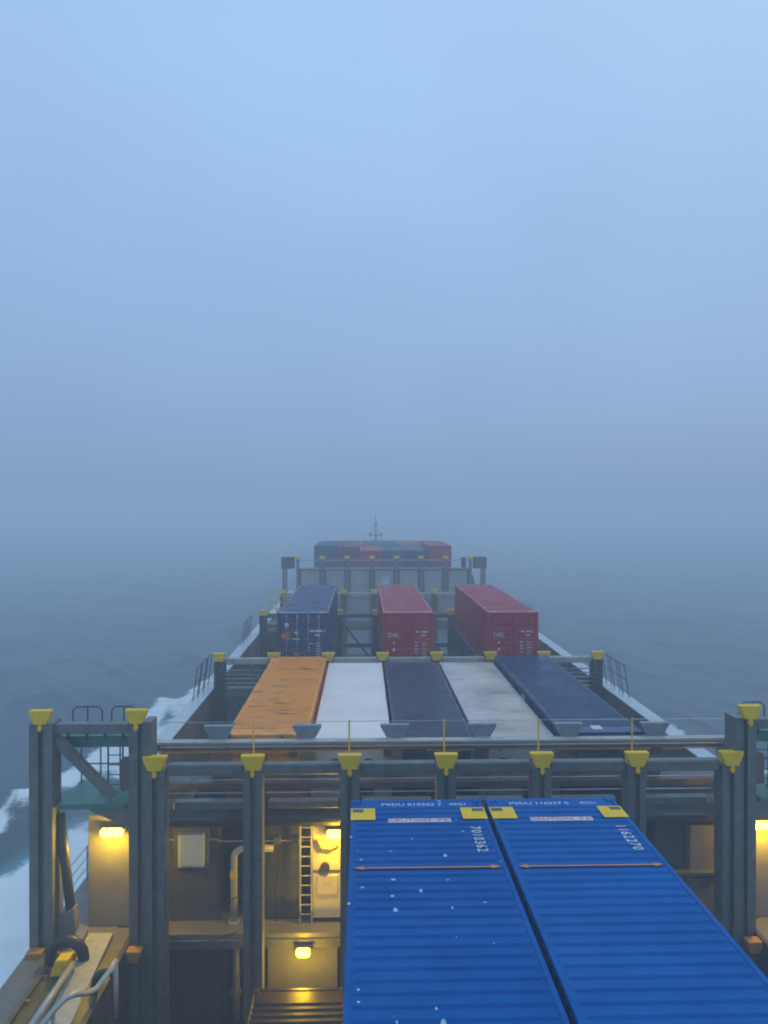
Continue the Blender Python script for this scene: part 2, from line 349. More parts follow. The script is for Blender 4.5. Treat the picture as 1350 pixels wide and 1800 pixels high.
# cross bulkhead below the near guide frame
def z_at(py, d): return CZ - (py-893)*d/F
def x_at(px, d): return CX + (px-638)*d/F
blk = thing('cross_bulkhead', (0, 21.8, 4.0), 'grey cross bulkhead with recessed bays and a beige ledge behind the near guide frame', 'bulkhead')
def bk(name, mb, m, **k): return part(blk, name, mb, m, **k)
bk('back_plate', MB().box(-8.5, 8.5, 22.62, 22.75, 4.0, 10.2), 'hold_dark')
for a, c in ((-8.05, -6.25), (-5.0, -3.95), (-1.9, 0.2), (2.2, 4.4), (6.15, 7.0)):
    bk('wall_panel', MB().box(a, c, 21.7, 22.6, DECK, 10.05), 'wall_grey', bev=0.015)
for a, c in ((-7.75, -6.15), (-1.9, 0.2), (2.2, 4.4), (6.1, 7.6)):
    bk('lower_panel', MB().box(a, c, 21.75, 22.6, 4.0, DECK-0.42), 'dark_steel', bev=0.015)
bk('lower_panel', MB().box(-4.85, -2.9, 21.3, 22.6, 4.0, DECK-0.42), 'coaming_grey', bev=0.015)  # paler panel added behind the lowest lamp to catch its light and glow
bk('ledge', MB().box(-8.25, 8.25, 21.0, 22.6, DECK-0.14, DECK), 'deck_beige', bev=0.01)
bk('ledge_edge_beam', MB().box(-8.25, 8.25, 20.96, 21.12, DECK-0.4, DECK-0.15), 'frame_grey', bev=0.02)
for i in range(6):
    x = -7.65 + 2.55*i
    bk('cross_beam', MB().box(x+0.32, x+2.55-0.32, 20.95, 21.25, 10.82, 11.02), 'frame_grey', bev=0.02)
    bk('lower_cross_beam', MB().box(x+0.30, x+2.55-0.30, 21.0, 21.2, 10.42, 10.5), 'dark_steel')
bk('lower_walkway', MB().box(-8.4, 8.4, 22.2, 23.05, 10.9, 11.08), 'rust_brown', bev=0.01)
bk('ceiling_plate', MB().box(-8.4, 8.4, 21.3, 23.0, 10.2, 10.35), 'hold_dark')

# ------------------------------------------------------------------ cell guide frames
def guide_cone(mb, x, y0, y1, z0, z1, w1=0.31, w0=0.17, tail=True):
    mb.prism([(x-w1, z1), (x-w1, z1-0.05), (x-w0, z0), (x+w0, z0), (x+w1, z1-0.05), (x+w1, z1)], 'y', y0, y1)
    if tail: mb.prism([(x-0.05, z0), (x-0.05, z0-0.07), (x-0.07, z0-0.11), (x, z0-0.2), (x+0.07, z0-0.11), (x+0.05, z0-0.07), (x+0.05, z0)], 'y', y0-0.02, y0+0.1)
def frame(y, xs, zc0, zc1, zbot, label, beam=(0.05, 0.30), depth=0.5, postm='frame_grey', conem='yellow_paint', beamm='frame_grey', dark_ends=False, stanchions=False, wires=(), tail=True, name='guide_gantry', wx=None, coney=None):
    t = thing(name, (0, y, zbot), label, 'gantry')
    for i, x in enumerate(xs):
        pm = 'dark_steel' if dark_ends and i in (0, len(xs)-1) else postm
        # H section: two guide flanges and a recessed web
        h = MB().box(x-0.25, x-0.07, y-depth/2, y+depth/2, zbot, zc0-0.02).box(x+0.07, x+0.25, y-depth/2, y+depth/2, zbot, zc0-0.02).box(x-0.07, x+0.07, y-depth/2+0.14, y+depth/2-0.14, zbot, zc0-0.03)
        part(t, 'post', h, pm)
        g = MB(); guide_cone(g, x, y-depth/2-0.06, y-depth/2+0.16, zc0, zc1, tail=tail)
        part(t, 'cone_back', MB().box(x-0.16, x+0.16, y-depth/2+0.16, y+depth/2, zc0-0.02, zc0+0.16), conem)
        part(t, 'guide_cone', g, conem, bev=0.012)
        if stanchions and i not in (0, len(xs)-1):
            part(t, 'stanchion', MB().tube([(x-0.02, y+0.1, zc1-0.1), (x-0.02, y+0.1, zc1+0.82)], 0.022, 6), 'yellow_paint')
    for i in range(len(xs)-1):
        part(t, 'top_beam', MB().box(xs[i]+0.26, xs[i+1]-0.26, y-0.14, y+0.14, zc0-beam[1]+0.12, zc0-beam[0]+0.16), beamm, bev=0.03)
    for (a, c, yy, z, r_) in wires:
        part(t, 'wire_rail', MB().tube([(a, yy, z), (c, yy, z)], r_, 6), 'bare_steel')
    return t
XA = [2.55*k for k in range(-3, 4)]
XB = [1.275 + 2.55*k for k in range(-4, 4)]
frame(20.5, XA, 12.12, 12.50, 3.8, 'nearest guide frame, seven grey posts topped with yellow funnels behind the bright blue containers', stanchions=True,
      wires=[(-7.6, 7.6, 20.62, 13.28, 0.008), (-7.6, 7.6, 20.62, 12.62, 0.011), (-7.5, 7.5, 20.72, 11.70, 0.012), (-7.5, 7.5, 20.72, 11.35, 0.012)])
# aft guide frame of the second bay, with a walkway on it
t = thing('walkway_frame', (0, 22.2, 5.3), 'brown edged walkway with grey funnels between the near frame and the orange and white containers', 'walkway')
for x in XB[1:-1]:
    part(t, 'post', MB().box(x-0.24, x+0.24, 22.5, 22.9, 11.1, 12.1), 'frame_grey', bev=0.02)
    g = MB(); guide_cone(g, x, 22.3, 22.5, 12.33, 12.70, 0.42, 0.24, False); part(t, 'guide_cone', g, 'bracket_grey', bev=0.012)
part(t, 'deck_plate', MB().box(-8.55, 8.55, 21.98, 22.3, 12.28, 12.33), 'panel_grey', bev=0.008)
part(t, 'edge_beam', MB().box(-8.55, 8.55, 21.86, 22.0, 12.12, 12.3), 'rust_brown', bev=0.012)
for a, c in ((-8.4, -5.6), (-5.3, -2.0), (-0.4, 1.0), (3.4, 6.1), (6.4, 8.4)):
    part(t, 'yellow_edge_strip', MB().box(a, c, 21.835, 21.86, 12.085, 12.115), 'amber_paint')
for s_ in (-1, 1):
    part(t, 'support_leg', MB().box(s_*8.4-0.12, s_*8.4+0.12, 22.1, 22.5, 10.52, 12.28), 'frame_grey')
for x in (-4.2, -1.5, 1.1, 3.9, 6.3):
    part(t, 'lamp_box', MB().box(x-0.12, x+0.12, 22.02, 22.2, 11.85, 12.08), 'dark_steel', bev=0.02)
w2 = []
for sx in (-1, 1):
    for z in (11.37, 11.17, 10.97, 10.76): w2.append((sx*6.6, sx*8.95, 36.3, z, 0.028))
f2 = frame(36.4, XB, 11.82, 12.20, 5.3, 'guide frame of eight yellow funnels just ahead of the orange and white containers', dark_ends=True, beamm='panel_grey', wires=w2, tail=False)
for sx in (-1, 1):
    part(f2, 'end_beam', MB().box(min(sx*6.63, sx*8.67), max(sx*6.63, sx*8.67), 36.2, 36.6, 10.12, 10.55), 'frame_grey', bev=0.02)
f2b = frame(52.2, XB, 11.75, 12.12, 5.3, 'guide frame with yellow funnels and handrails right behind the tall dark blue and red containers', postm='dark_steel', tail=False)
for sx in (-1, 1):
    a, c = min(sx*6.63, sx*8.67), max(sx*6.63, sx*8.67)
    part(f2b, 'end_platform', MB().box(a, c, 51.9, 53.3, 11.0, 11.15), 'rust_brown')
    for x in np.linspace(a, c, 5):
        part(f2b, 'stanchion', MB().tube([(x, 53.2, 11.15), (x, 53.2, 12.9)], 0.03, 6), 'yellow_paint')
    for z in (12.1, 12.5, 12.9):
        part(f2b, 'handrail', MB().tube([(a, 53.2, z), (c, 53.2, z)], 0.028, 6), 'yellow_paint')
    part(f2b, 'end_panel', MB().box(a, c, 52.3, 52.45, 7.0, 10.6), 'wall_grey')
for i, x in enumerate(XB[:-1]):
    part(f2b, 'lower_beam', MB().box(x+0.26, x+2.29, 52.05, 52.35, 9.55, 9.85), 'frame_grey')
    if i in (2, 4): part(f2b, 'diagonal_brace', MB().bar((x+0.26, 52.1, 11.2), (x+2.29, 52.1, 8.6), 0.14, 0.14), 'dark_steel')
f3 = frame(65.0, XB, 11.75, 12.12, 5.3, 'guide frame with brown posts and yellow funnels across the empty bay', postm='rust_brown', beamm='panel_grey', tail=False)
for x in XB[:-1]:
    part(f3, 'wall_panel', MB().box(x+0.3, x+2.25, 65.1, 65.25, 9.4, 11.5), 'panel_grey', bev=0.02)
    part(f3, 'walkway_beam', MB().box(x+0.26, x+2.29, 64.5, 65.0, 9.0, 9.3), 'frame_grey')
    part(f3, 'lower_panel', MB().box(x+0.3, x+2.25, 65.1, 65.25, 6.6, 8.6), 'cabinet_white', bev=0.02)

# forward lashing bridge with a panelled bulkhead
f4 = thing('lashing_bridge', (0, 79.6, 5.3), 'tall foggy lashing bridge with seven grey wall panels in front of the bow containers', 'lashing bridge')
part(f4, 'bulkhead', MB().prism([(-9.0, 5.3), (-9.0, 12.75), (9.0, 12.75), (9.6, 10.5), (9.6, 5.3)], 'y', 79.75, 79.95), 'dark_steel')
for i, x in enumerate(XB):
    part(f4, 'post', MB().box(x-0.13, x+0.13, 79.3, 79.75, 5.3, 13.75), 'frame_grey', bev=0.02)
    g = MB(); guide_cone(g, x, 79.2, 79.8, 13.72, 14.02, 0.3, 0.2, False); part(f4, 'guide_cone', g, 'yellow_paint')
    if i < 7:
        part(f4, 'wall_panel', MB().box(x+0.32, x+2.23, 79.66, 79.76, 9.3, 12.55), 'panel_grey', bev=0.03)
        part(f4, 'top_ledge', MB().box(x+0.2, x+2.35, 79.4, 79.75, 12.7, 12.82), 'panel_grey')
part(f4, 'top_rail', MB().box(-9.2, 10.0, 79.45, 79.6, 13.55, 13.66), 'panel_grey')
part(f4, 'door', MB().box(-0.2, 0.55, 79.6, 79.66, 9.6, 11.9), 'cabinet_white', bev=0.02)
for sx in (-1, 1):
    x = 10.25*sx
    part(f4, 'end_post', MB().box(x-0.24, x+0.24, 79.3, 79.8, DECK, 13.6), 'frame_grey', bev=0.02)
    part(f4, 'end_box', MB().box(min(x-0.5*sx, x+1.0*-sx, x+0.35*sx), max(x-1.0*sx, x+0.35*sx), 79.2, 80.0, 12.75, 13.95), 'dark_steel', bev=0.08)
part(f4, 'vent_post', MB().box(8.0, 8.5, 79.4, 79.8, 12.8, 13.9), 'dark_steel', bev=0.05)

# ------------------------------------------------------------------ side towers beside the near frame
def tower(sx, side):
    t = thing('guide_tower', (9.45*sx, 20.5, DECK), f'tall {side} guide tower with yellow funnels and green platforms outboard of the near frame', 'guide tower', 'guide towers at the ship sides')
    xi, xo = 8.05*sx, 10.58*sx
    part(t, 'inner_post', MB().box(xi-0.29, xi-0.06, 20.3, 20.9, 3.8, 13.38).box(xi+0.06, xi+0.29, 20.3, 20.9, 3.8, 13.38).box(xi-0.06, xi+0.06, 20.45, 20.75, 3.8, 13.36), 'frame_grey')
    part(t, 'outer_post', MB().box(xo-0.30, xo-0.07, 20.2, 20.8, DECK, 13.38).box(xo+0.07, xo+0.30, 20.2, 20.8, DECK, 13.38).box(xo-0.07, xo+0.07, 20.36, 20.64, DECK, 13.36), 'frame_grey')
    for x in (xi, xo):
        g = MB(); guide_cone(g, x+(0.06*sx if x == xi else 0), 20.14, 20.34, 13.38, 13.74, 0.29, 0.16); part(t, 'guide_cone', g, 'yellow_paint', bev=0.012)
        g = MB(); guide_cone(g, x+0.06*sx, 19.85, 20.15, DECK-0.1, DECK+0.2, 0.2, 0.13, False); part(t, 'guide_shoe', g, 'amber_paint', bev=0.012)
    a, c = min(xi+0.29*sx, xo-0.3*sx), max(xi+0.29*sx, xo-0.3*sx)
    part(t, 'top_beam', MB().box(a, c, 20.3, 20.6, 13.08, 13.34), 'frame_grey', bev=0.02)
    part(t, 'upper_platform', MB().box(a, c, 20.75, 21.5, 12.6, 12.9), 'green_deck', bev=0.01)
    for k in range(4):
        x = a + (c-a)*(k+0.5)/4
        part(t, 'hanger', MB().box(x-0.03, x+0.03, 20.62, 20.7, 12.85, 13.2), 'dark_steel')
    # railing loops on the top platform
    for (p, q) in ((0.05, 0.48), (0.62, 0.98)):
        x0, x1 = xo-0.3*sx + (xi-xo+0.68*sx)*p, xo-0.3*sx + (xi-xo+0.68*sx)*q
        part(t, 'guard_rail', MB().tube([(x0, 21.4, 12.9), (x0, 21.4, 13.42), (x0+0.1*np.sign(x1-x0), 21.4, 13.52), (x1-0.1*np.sign(x1-x0), 21.4, 13.52), (x1, 21.4, 13.42), (x1, 21.4, 12.9)], 0.022, 6), 'dark_steel')
        part(t, 'guard_post', MB().tube([((x0+x1)/2, 21.4, 12.9), ((x0+x1)/2, 21.4, 13.51)], 0.02, 6), 'dark_steel')
    part(t, 'diagonal_brace', MB().bar((xo-0.25*sx, 20.5, 12.95), (xi+0.75*sx, 20.5, 11.35), 0.2, 0.24), 'frame_grey')
    part(t, 'lower_platform', MB().prism([(xo-0.35*sx, 11.1), (xi+0.4*sx, 11.1), (xi+0.4*sx, 11.24), (xo-0.35*sx, 11.24)], 'y', 20.3, 22.1), 'green_deck', bev=0.01)
    part(t, 'platform_bracket', MB().prism([(xi+0.29*sx, 11.1), (xi+1.35*sx, 11.1), (xi+1.2*sx, 10.98), (xi+0.29*sx, 10.6)], 'y', 20.35, 20.55), 'frame_grey')
    for z in (11.75, 12.25):
        part(t, 'platform_rail', MB().tube([(xo-0.3*sx, 22.0, z), (xi+0.4*sx, 22.0, z)], 0.02, 6), 'dark_steel')
    for k in range(4):
        x = xo-0.4*sx + (xi-xo+0.9*sx)*k/3
        part(t, 'platform_post', MB().tube([(x, 22.0, 11.2), (x, 22.0, 12.27)], 0.022, 6), 'dark_steel')
    # upright ladder between the two platforms
    lx = xi + 0.95*sx
    part(t, 'ladder', MB().tube([(lx-0.2, 21.3, 11.2), (lx-0.2, 21.3, 12.6)], 0.025, 6).tube([(lx+0.2, 21.3, 11.2), (lx+0.2, 21.3, 12.6)], 0.025, 6), 'dark_steel')
    for k in range(5):
        part(t, 'ladder_rung', MB().tube([(lx-0.2, 21.3, 11.4+k*0.27), (lx+0.2, 21.3, 11.4+k*0.27)], 0.015, 6), 'dark_steel')
    # leaning strut beside the outer post and its knee
    part(t, 'strut', MB().tube([(xo-0.34*sx, 20.6, 10.9), (xo-0.5*sx, 20.6, 9.4), (xo-0.62*sx, 20.6, 8.3)], 0.13, 10), 'dark_steel', smooth=True)
    part(t, 'knee', MB().prism([(xo-0.3*sx, 8.2), (xo-0.75*sx, 8.45), (xo-0.8*sx, 7.9), (xo-0.62*sx, DECK), (xo-0.3*sx, DECK)], 'y', 20.45, 20.75), 'coaming_grey', bev=0.02)
    part(t, 'junction_box', MB().box(xi+0.4*sx-0.12, xi+0.4*sx+0.12, 20.3, 20.6, 11.6, 12.4), 'rust_brown', bev=0.02)
    return t
tower(-1, 'port'); tower(1, 'starboard')

# ------------------------------------------------------------------ shipping containers
MC = {}
def cached(key, fn):
    if key not in MC: MC[key] = fn()
    return MC[key]
HW = 1.219
def corr_profile(y0, y1, per, dep):
    pts = []; n_ = max(1, round((y1-y0)/per)); p = (y1-y0)/n_
    for i in range(n_):
        a = y0+i*p
        pts += [(a, 0), (a+0.42*p, 0), (a+0.55*p, -dep), (a+0.87*p, -dep)]
    pts.append((y1, 0)); return pts
def roof_mesh(L_, H, smooth=False, dep=0.05):
    b = MB(); base = H-0.03
    if smooth: prof = corr_profile(0.5, L_-0.5, 0.62, 0.006)
    else: prof = corr_profile(0.58, L_-0.58, 0.235, dep)
    xe = HW-0.07
    rows = [(0.06, base-0.0)] + [(y, base+z) for y, z in prof] + [(L_-0.06, base)]
    for y, z in rows: b.v += [(-xe, y, base-0.004), (-xe+0.07, y, z), (xe-0.07, y, z), (xe, y, base-0.004)]
    for i in range(len(rows)-1):
        for k in range(3): b.f.append((4*i+k, 4*i+k+1, 4*i+k+5, 4*i+k+4))
    return b.mesh('roof')
def side_mesh(L_, H, smooth=False):
    b = MB(); prof = corr_profile(0.16, L_-0.16, 0.28, 0.004 if smooth else 0.036)
    for y, d in prof: b.v += [(-d-HW+0.012, y, 0.15), (-d-HW+0.012, y, H-0.06)]
    for i in range(len(prof)-1): b.f.append((2*i, 2*i+1, 2*i+3, 2*i+2))
    return b.mesh('side_wall')
def container(px_col, L_, H, x, y, z, paint, label, group, door='door', casting=None, detail=True, roofm=None, smooth=False, sidem=None, name='shipping_container'):
    t = thing(name, (x, y, z), label, 'container', group)
    casting = casting or paint; sidem = sidem or paint
    k = (L_, H)
    link('roof', cached(('roof', k, smooth, paint[:4]), lambda: roof_mesh(L_, H, smooth, 0.03 if paint[:4] == 'blue' else 0.05)), roofm or paint, t)
    for s_ in (0, 1):
        o = link('side_wall', cached(('side', k, smooth), lambda: side_mesh(L_, H, smooth)), sidem, t)
        if s_: o.rotation_euler = (0, 0, math.pi); o.location = (0, L_, 0)
    def rail(nm, bx): return link(nm, cached((nm, k, bx), lambda: MB().box(*bx).mesh(nm, (0, 0, 0), 0.008)), paint, t)
    for s_ in (-1, 1):
        a, c = sorted((s_*HW, s_*(HW-0.075)))
        rail('top_rail', (a, c, 0.17, L_-0.17, H-0.11, H-0.018))
        rail('bottom_rail', (a, c, 0.17, L_-0.17, 0.0, 0.16))
        for yy in (0, L_-0.16):
            a2, c2 = sorted((s_*HW, s_*(HW-0.14)))
            rail('corner_post', (a2, c2, yy, yy+0.16, 0.118, H-0.118))
    rail('header', (-HW+0.17, HW-0.17, 0.0, 0.10, H-0.14, H-0.012))
    rail('sill', (-HW+0.17, HW-0.17, 0.0, 0.12, 0.0, 0.16))
    rail('header', (-HW+0.17, HW-0.17, L_-0.10, L_, H-0.14, H-0.012))
    rail('end_wall', (-HW+0.14, HW-0.14, L_-0.06, L_-0.02, 0.1, H-0.12))
    cm = cached(('cast',), lambda: MB().box(0, 0.162, 0, 0.178, 0, 0.118).mesh('corner_casting', (0, 0, 0), 0.012))
    for sx in (0, 1):
        for yy in (0, L_-0.178):
            for zz in (0, H-0.118):
                o = link('corner_casting', cm, casting, t); o.location = (-HW-0.003 if not sx else HW+0.003-0.162, yy, zz)
    if door == 'door':
        for s_ in (-1, 1):
            a, c = sorted((s_*0.012, s_*(HW-0.15)))
            def dm(a=a, c=c):
                b = MB().box(a, c, 0.045, 0.09, 0.17, H-0.15); n_ = 5; hh = (H-0.42)/n_
                for i in range(n_): b.prism([(0.045, 0.21+i*hh+0.03), (0.022, 0.21+i*hh+0.09), (0.022, 0.21+(i+1)*hh-0.09), (0.045, 0.21+(i+1)*hh-0.03)], 'x', a+0.05, c-0.05)
                return b.mesh('door')
            d = link('door', cached(('door', k, s_), dm), paint, t)
            for xb in (0.27, 0.78):
                link('locking_bar', cached(('bar', k, s_, xb), lambda: MB().tube([(s_*xb, 0.0, 0.1), (s_*xb, 0.0, H-0.08)], 0.02, 6).box(s_*xb-0.05, s_*xb+0.05, -0.01, 0.03, H-0.2, H-0.12).box(s_*xb-0.05, s_*xb+0.05, -0.01, 0.03, 0.14, 0.22).mesh('locking_bar')), 'bare_steel' if paint == 'navy45_paint' else paint, d)
                link('door_handle', cached(('hdl', k, s_, xb), lambda: MB().box(s_*xb-0.02, s_*xb+0.42*(-1 if xb > 0.5 else 1)*s_*0.8, -0.012, 0.012, 1.0, 1.05).mesh('door_handle')) if False else cached(('hdl', k, s_, xb), lambda: MB().box(min(s_*xb, s_*(xb+0.3)), max(s_*xb, s_*(xb+0.3)), -0.014, 0.012, 1.0, 1.045).mesh('door_handle')), paint, d)
    elif door == 'reefer':
        u = link('refrigeration_unit', cached(('reef', k), lambda: MB().box(-HW+0.15, HW-0.15, 0.05, 0.3, 0.17, H-0.16).box(-1.0, 1.0, 0.03, 0.05, H-1.25, H-0.2).box(-1.0, 1.0, 0.02, 0.05, 0.3, 0.95).mesh('refrigeration_unit')), paint, t)
        for xf in (-0.5, 0.5):
            link('fan', cached(('fan', k, xf), lambda: MB().tube([(xf, -0.01, H-0.72), (xf, 0.03, H-0.72)], 0.27, 16).mesh('fan')), 'brown_paint', u)
        link('vent_panel', cached(('vent', k), lambda: MB().box(-0.75, 0.75, 0.005, 0.03, 0.4, 0.8).mesh('vent_panel')), 'dark_steel', u)
        link('control_box', cached(('ctl', k), lambda: MB().box(0.1, 0.7, 0.0, 0.05, 1.05, 1.35).mesh('control_box')), 'dark_steel', u)
    return t
HC, ST, L40, L45 = 2.896, 2.591, 12.192, 13.716
def deco_box(t, nm, x0, x1, y0, y1, z, m, th=0.004):
    return link(nm, MB().box(x0, x1, y0, y1, z, z+th).mesh(nm), m, t)
# bay A: the two bright blue containers below the bridge, far ends at y = 14.5, over lower tiers
yA = 14.5 - L40
ga = 'bright blue containers below the bridge'
A = []
for i, x in enumerate((-1.20, 1.33)):
    lab = ('bright blue container with painted white glint dots and roof number, left of the two nearest', 'bright blue container reaching the lower right corner, right of the two nearest')[i]
    t = container(0, L40, HC, x, yA, 13.5-HC, ('blue_paint', 'blue_paint_clean')[i], lab, ga, casting=('blue_paint', 'blue_paint_clean')[i])
    A.append(t)
    zt = HC-0.028
    for j, s_ in enumerate((-1, 1)):
        xa, xb = sorted((s_*HW, s_*(HW-0.44)))
        deco_box(t, 'yellow_corner_patch', xa, xb, L40-0.93, L40-0.42, HC-0.014, 'yellow_paint', 0.005)
        deco_box(t, 'black_corner_plate', s_*(HW-0.13)-0.1, s_*(HW-0.13)+0.1, L40-0.60, L40-0.47, HC-0.0085, 'casting_dark', 0.004)
    # white caution strip, red lettered
    deco_box(t, 'caution_strip', -0.56, 0.56, L40-1.02, L40-0.86, HC-0.028, 'marking_pink')
    text(t, 'CAUTION  9\'6"', 0.15, (0.0, L40-0.94, HC-0.022), (0, 0, 0), 'marking_red', sx=1.15)
    # double ended arrow painted across the roof
    ya = L40 - 2.72
    ar = MB().box(-0.98, 0.98, ya-0.018, ya+0.018, HC-0.029, HC-0.025)
    for s_ in (-1, 1):
        ar.prism([(s_*1.14, ya), (s_*0.98, ya-0.06), (s_*0.98, ya+0.06)], 'z', HC-0.029, HC-0.024)
    link('roof_arrow', ar.mesh('roof_arrow'), 'marking_orange', t)
    # header plate at the far end carrying the number
    link('header_plate', MB().box(-HW+0.19, HW-0.19, L40-0.42, L40-0.10, HC-0.034, HC-0.016).mesh('header_plate', (0, 0, 0), 0.006), ('blue_paint', 'blue_paint_clean')[i], t)
    if i: text(t, 'PVDU 116227 0', 0.17, (-0.25, L40-0.25, HC-0.014), (0, 0, 0), 'marking_white'); text(t, '45G1', 0.15, (0.68, L40-0.25, HC-0.014), (0, 0, 0), 'marking_white')
    else: text(t, 'PVDU 010362 7', 0.17, (-0.1, L40-0.25, HC-0.014), (0, 0, 0), 'marking_white'); text(t, '45G1', 0.15, (0.76, L40-0.25, HC-0.014), (0, 0, 0), 'marking_white')
    text(t, ('7010362', '1162270')[i], 0.25, (0.93, L40-1.72, HC-0.024), (0, 0, R(-90)), 'marking_white', space=1.15)
gl = 'containers stacked under the visible tiers'
for x, w in ((-1.20, 'left'), (1.33, 'right')):
    container(0, L40, HC, x, yA, 13.5-HC*2, 'navy_paint', f'dark navy container stowed under the {w} bright blue container', gl)
part(ship, 'stowage_pedestal', MB().box(-2.4, 2.4, 2.6, 14.2, 4.0, 13.5-2*HC), 'dark_steel')
container(0, L40, ST, -3.825, 19.9-L40, 4.0, 'brown_paint', 'rust brown container deep in the hold left of the blue containers', None)
# bay B
gb = 'single row of five containers in the second bay'
yB = 23.15
B = []
for i, (x, H, p, lab, dr, sm) in enumerate((
    (-5.1, HC, 'orange_paint', 'orange container with dark rust scrapes on its ribbed roof', 'door', False),
    (-2.55, ST, 'white_paint', 'clean white container with a smooth roof next to the orange one', 'reefer', True),
    (0, ST, 'slate_paint', 'dull slate blue container between the two white containers', 'door', False),
    (2.55, ST, 'dirty_white_paint', 'grey white container with a stained, streaky wet roof', 'reefer', True),
    (5.1, HC, 'navy_paint', 'dark blue container with ribbed roof at the right end of the orange row', 'door', False))):
    zt = 12.2
    t = container(0, L40, H, x, yB, 12.2-HC, p, lab, gb, door=dr, smooth=sm, casting='rust_brown' if i == 0 else None)
    B.append(t)
    container(0, L40, HC, x, yB, 12.2-2*HC, ('brown_paint', 'navy_paint', 'slate_paint', 'navy_paint', 'navy_paint')[i],
              ('dark container stowed under the orange container', 'dark container stowed under the clean white container', 'dark container stowed under the slate blue container', 'dark container stowed under the stained white container', 'dark container stowed under the right hand ribbed blue container')[i], gl, detail=False)
for x0 in (-0.95, 0.55):
    for k in range(5):
        q = x0 + k*0.07
        link('hazard_stripe', MB().prism([(q, HC-0.085), (q+0.04, HC-0.085), (q+0.07, HC-0.035), (q+0.03, HC-0.035)], 'y', -0.006, -0.001).mesh('hazard_stripe'), 'yellow_paint', B[0])
deco_box(B[4], 'white_roof_sticker', -0.2, 0.12, 0.35, 0.75, HC-0.026, 'marking_white')
link('white_side_sticker', MB().box(-HW-0.004, -HW+0.002, 5.6, 6.2, HC-0.62, HC-0.3).mesh('white_side_sticker'), 'marking_white', B[4])
part(ship, 'stowage_pedestal', MB().box(-6.3, 6.3, 23.4, 35.1, 5.26, 12.2-2*HC), 'dark_steel')
# bay C: three tall containers
gc = 'three tall containers standing in the third bay'
yC = 37.1
Cc = []
for x, p, lab, cst in ((-5.1, 'navy45_paint', 'tall dark blue container with an orange 45 on its door', 'casting_tan'),
                       (0, 'red_paint', 'crimson container standing alone in the middle of the third bay', 'casting_tan'),
                       (5.1, 'red_paint', 'crimson container at the right end of the third bay, long side showing', 'casting_tan')):
    t = container(0, L45, HC, x, yC, 13.95-HC, p, lab, gc); Cc.append(t)
    for s_ in (-1, 1):
        for yy in (0.0, L45-0.42):
            a, c = sorted((s_*HW, s_*(HW-0.42)))
            deco_box(t, 'tan_corner_patch', a, c, yy+0.01, yy+0.40, HC-0.01, 'casting_tan', 0.006)
    container(0, L45, HC, x, yC, 13.95-2*HC, 'navy_paint', {-5.1: 'navy container below the tall container marked 45', 0: 'navy container below the middle crimson container', 5.1: 'navy container below the right crimson container'}[x], gl, detail=False)
UP = (R(90), 0, 0)
t = Cc[0]
text(t, '45', 0.52, (-0.80, -0.03, 1.78), UP, 'marking_orange', 'number_45')
def marks(t, rects, m, nm):
    for (x0, x1, z0, z1) in rects: link(nm, MB().box(x0, x1, -0.034, -0.028, z0, z1).mesh(nm), M and m, t)
link('round_emblem', MB().tube([(-0.77, -0.034, 2.32), (-0.77, -0.028, 2.32)], 0.11, 14).mesh('round_emblem'), 'marking_white', t)
link('swoosh_emblem', MB().prism([(-0.49, 1.92), (-0.30, 2.03), (-0.22, 2.0), (-0.26, 1.78), (-0.32, 1.9), (-0.40, 1.94)], 'y', -0.034, -0.028).mesh('swoosh_emblem'), 'marking_white', t)
marks(t, [(-0.50, -0.14, 1.62, 1.68)], 'marking_white', 'name_bar')
marks(t, [(0.34, 0.56, 1.98, 2.08), (0.60, 0.94, 1.98, 2.08), (1.02, 1.07, 1.96, 2.08), (0.60, 0.84, 1.78, 1.88)] + [(0.62, 0.88, 1.42-0.13*k, 1.46-0.13*k) for k in range(6)] + [(0.28, 0.5, 1.40, 1.45), (0.28, 0.36, 1.22, 1.28), (0.28, 0.36, 1.05, 1.10)], 'marking_white', 'number_marking')
marks(t, [(-0.95, -0.2, 0.62, 0.67), (-0.45, -0.2, 0.86, 1.0)], 'marking_orange', 'orange_marking')
for s_ in (-1, 1):
    link('lashing_rod', MB().tube([(s_*0.62, -0.06, 0.15), (s_*0.05, -0.06, 1.0)], 0.022, 6).mesh('lashing_rod'), 'amber_paint', t)
for t in Cc[1:]:
    text(t, 'DAL', 0.30, (-0.72, -0.03, 1.80), UP, 'marking_white', 'door_lettering')
    marks(t, [(0.35, 0.52, 1.92, 2.0), (0.62, 0.92, 1.92, 2.0), (0.6, 0.82, 1.75, 1.82)] + [(0.3, 0.45, 1.42-0.16*k, 1.48-0.16*k) for k in range(4)] + [(0.62, 0.88, 1.42-0.13*k, 1.455-0.13*k) for k in range(6)] + [(-0.76, -0.66, 1.38, 1.47), (-0.77, -0.65, 1.02, 1.16)], 'marking_pink', 'number_marking')
part(ship, 'stowage_pedestal', MB().box(-6.3, 6.3, 37.3, 50.6, 5.24, 13.95-2*HC), 'dark_steel')
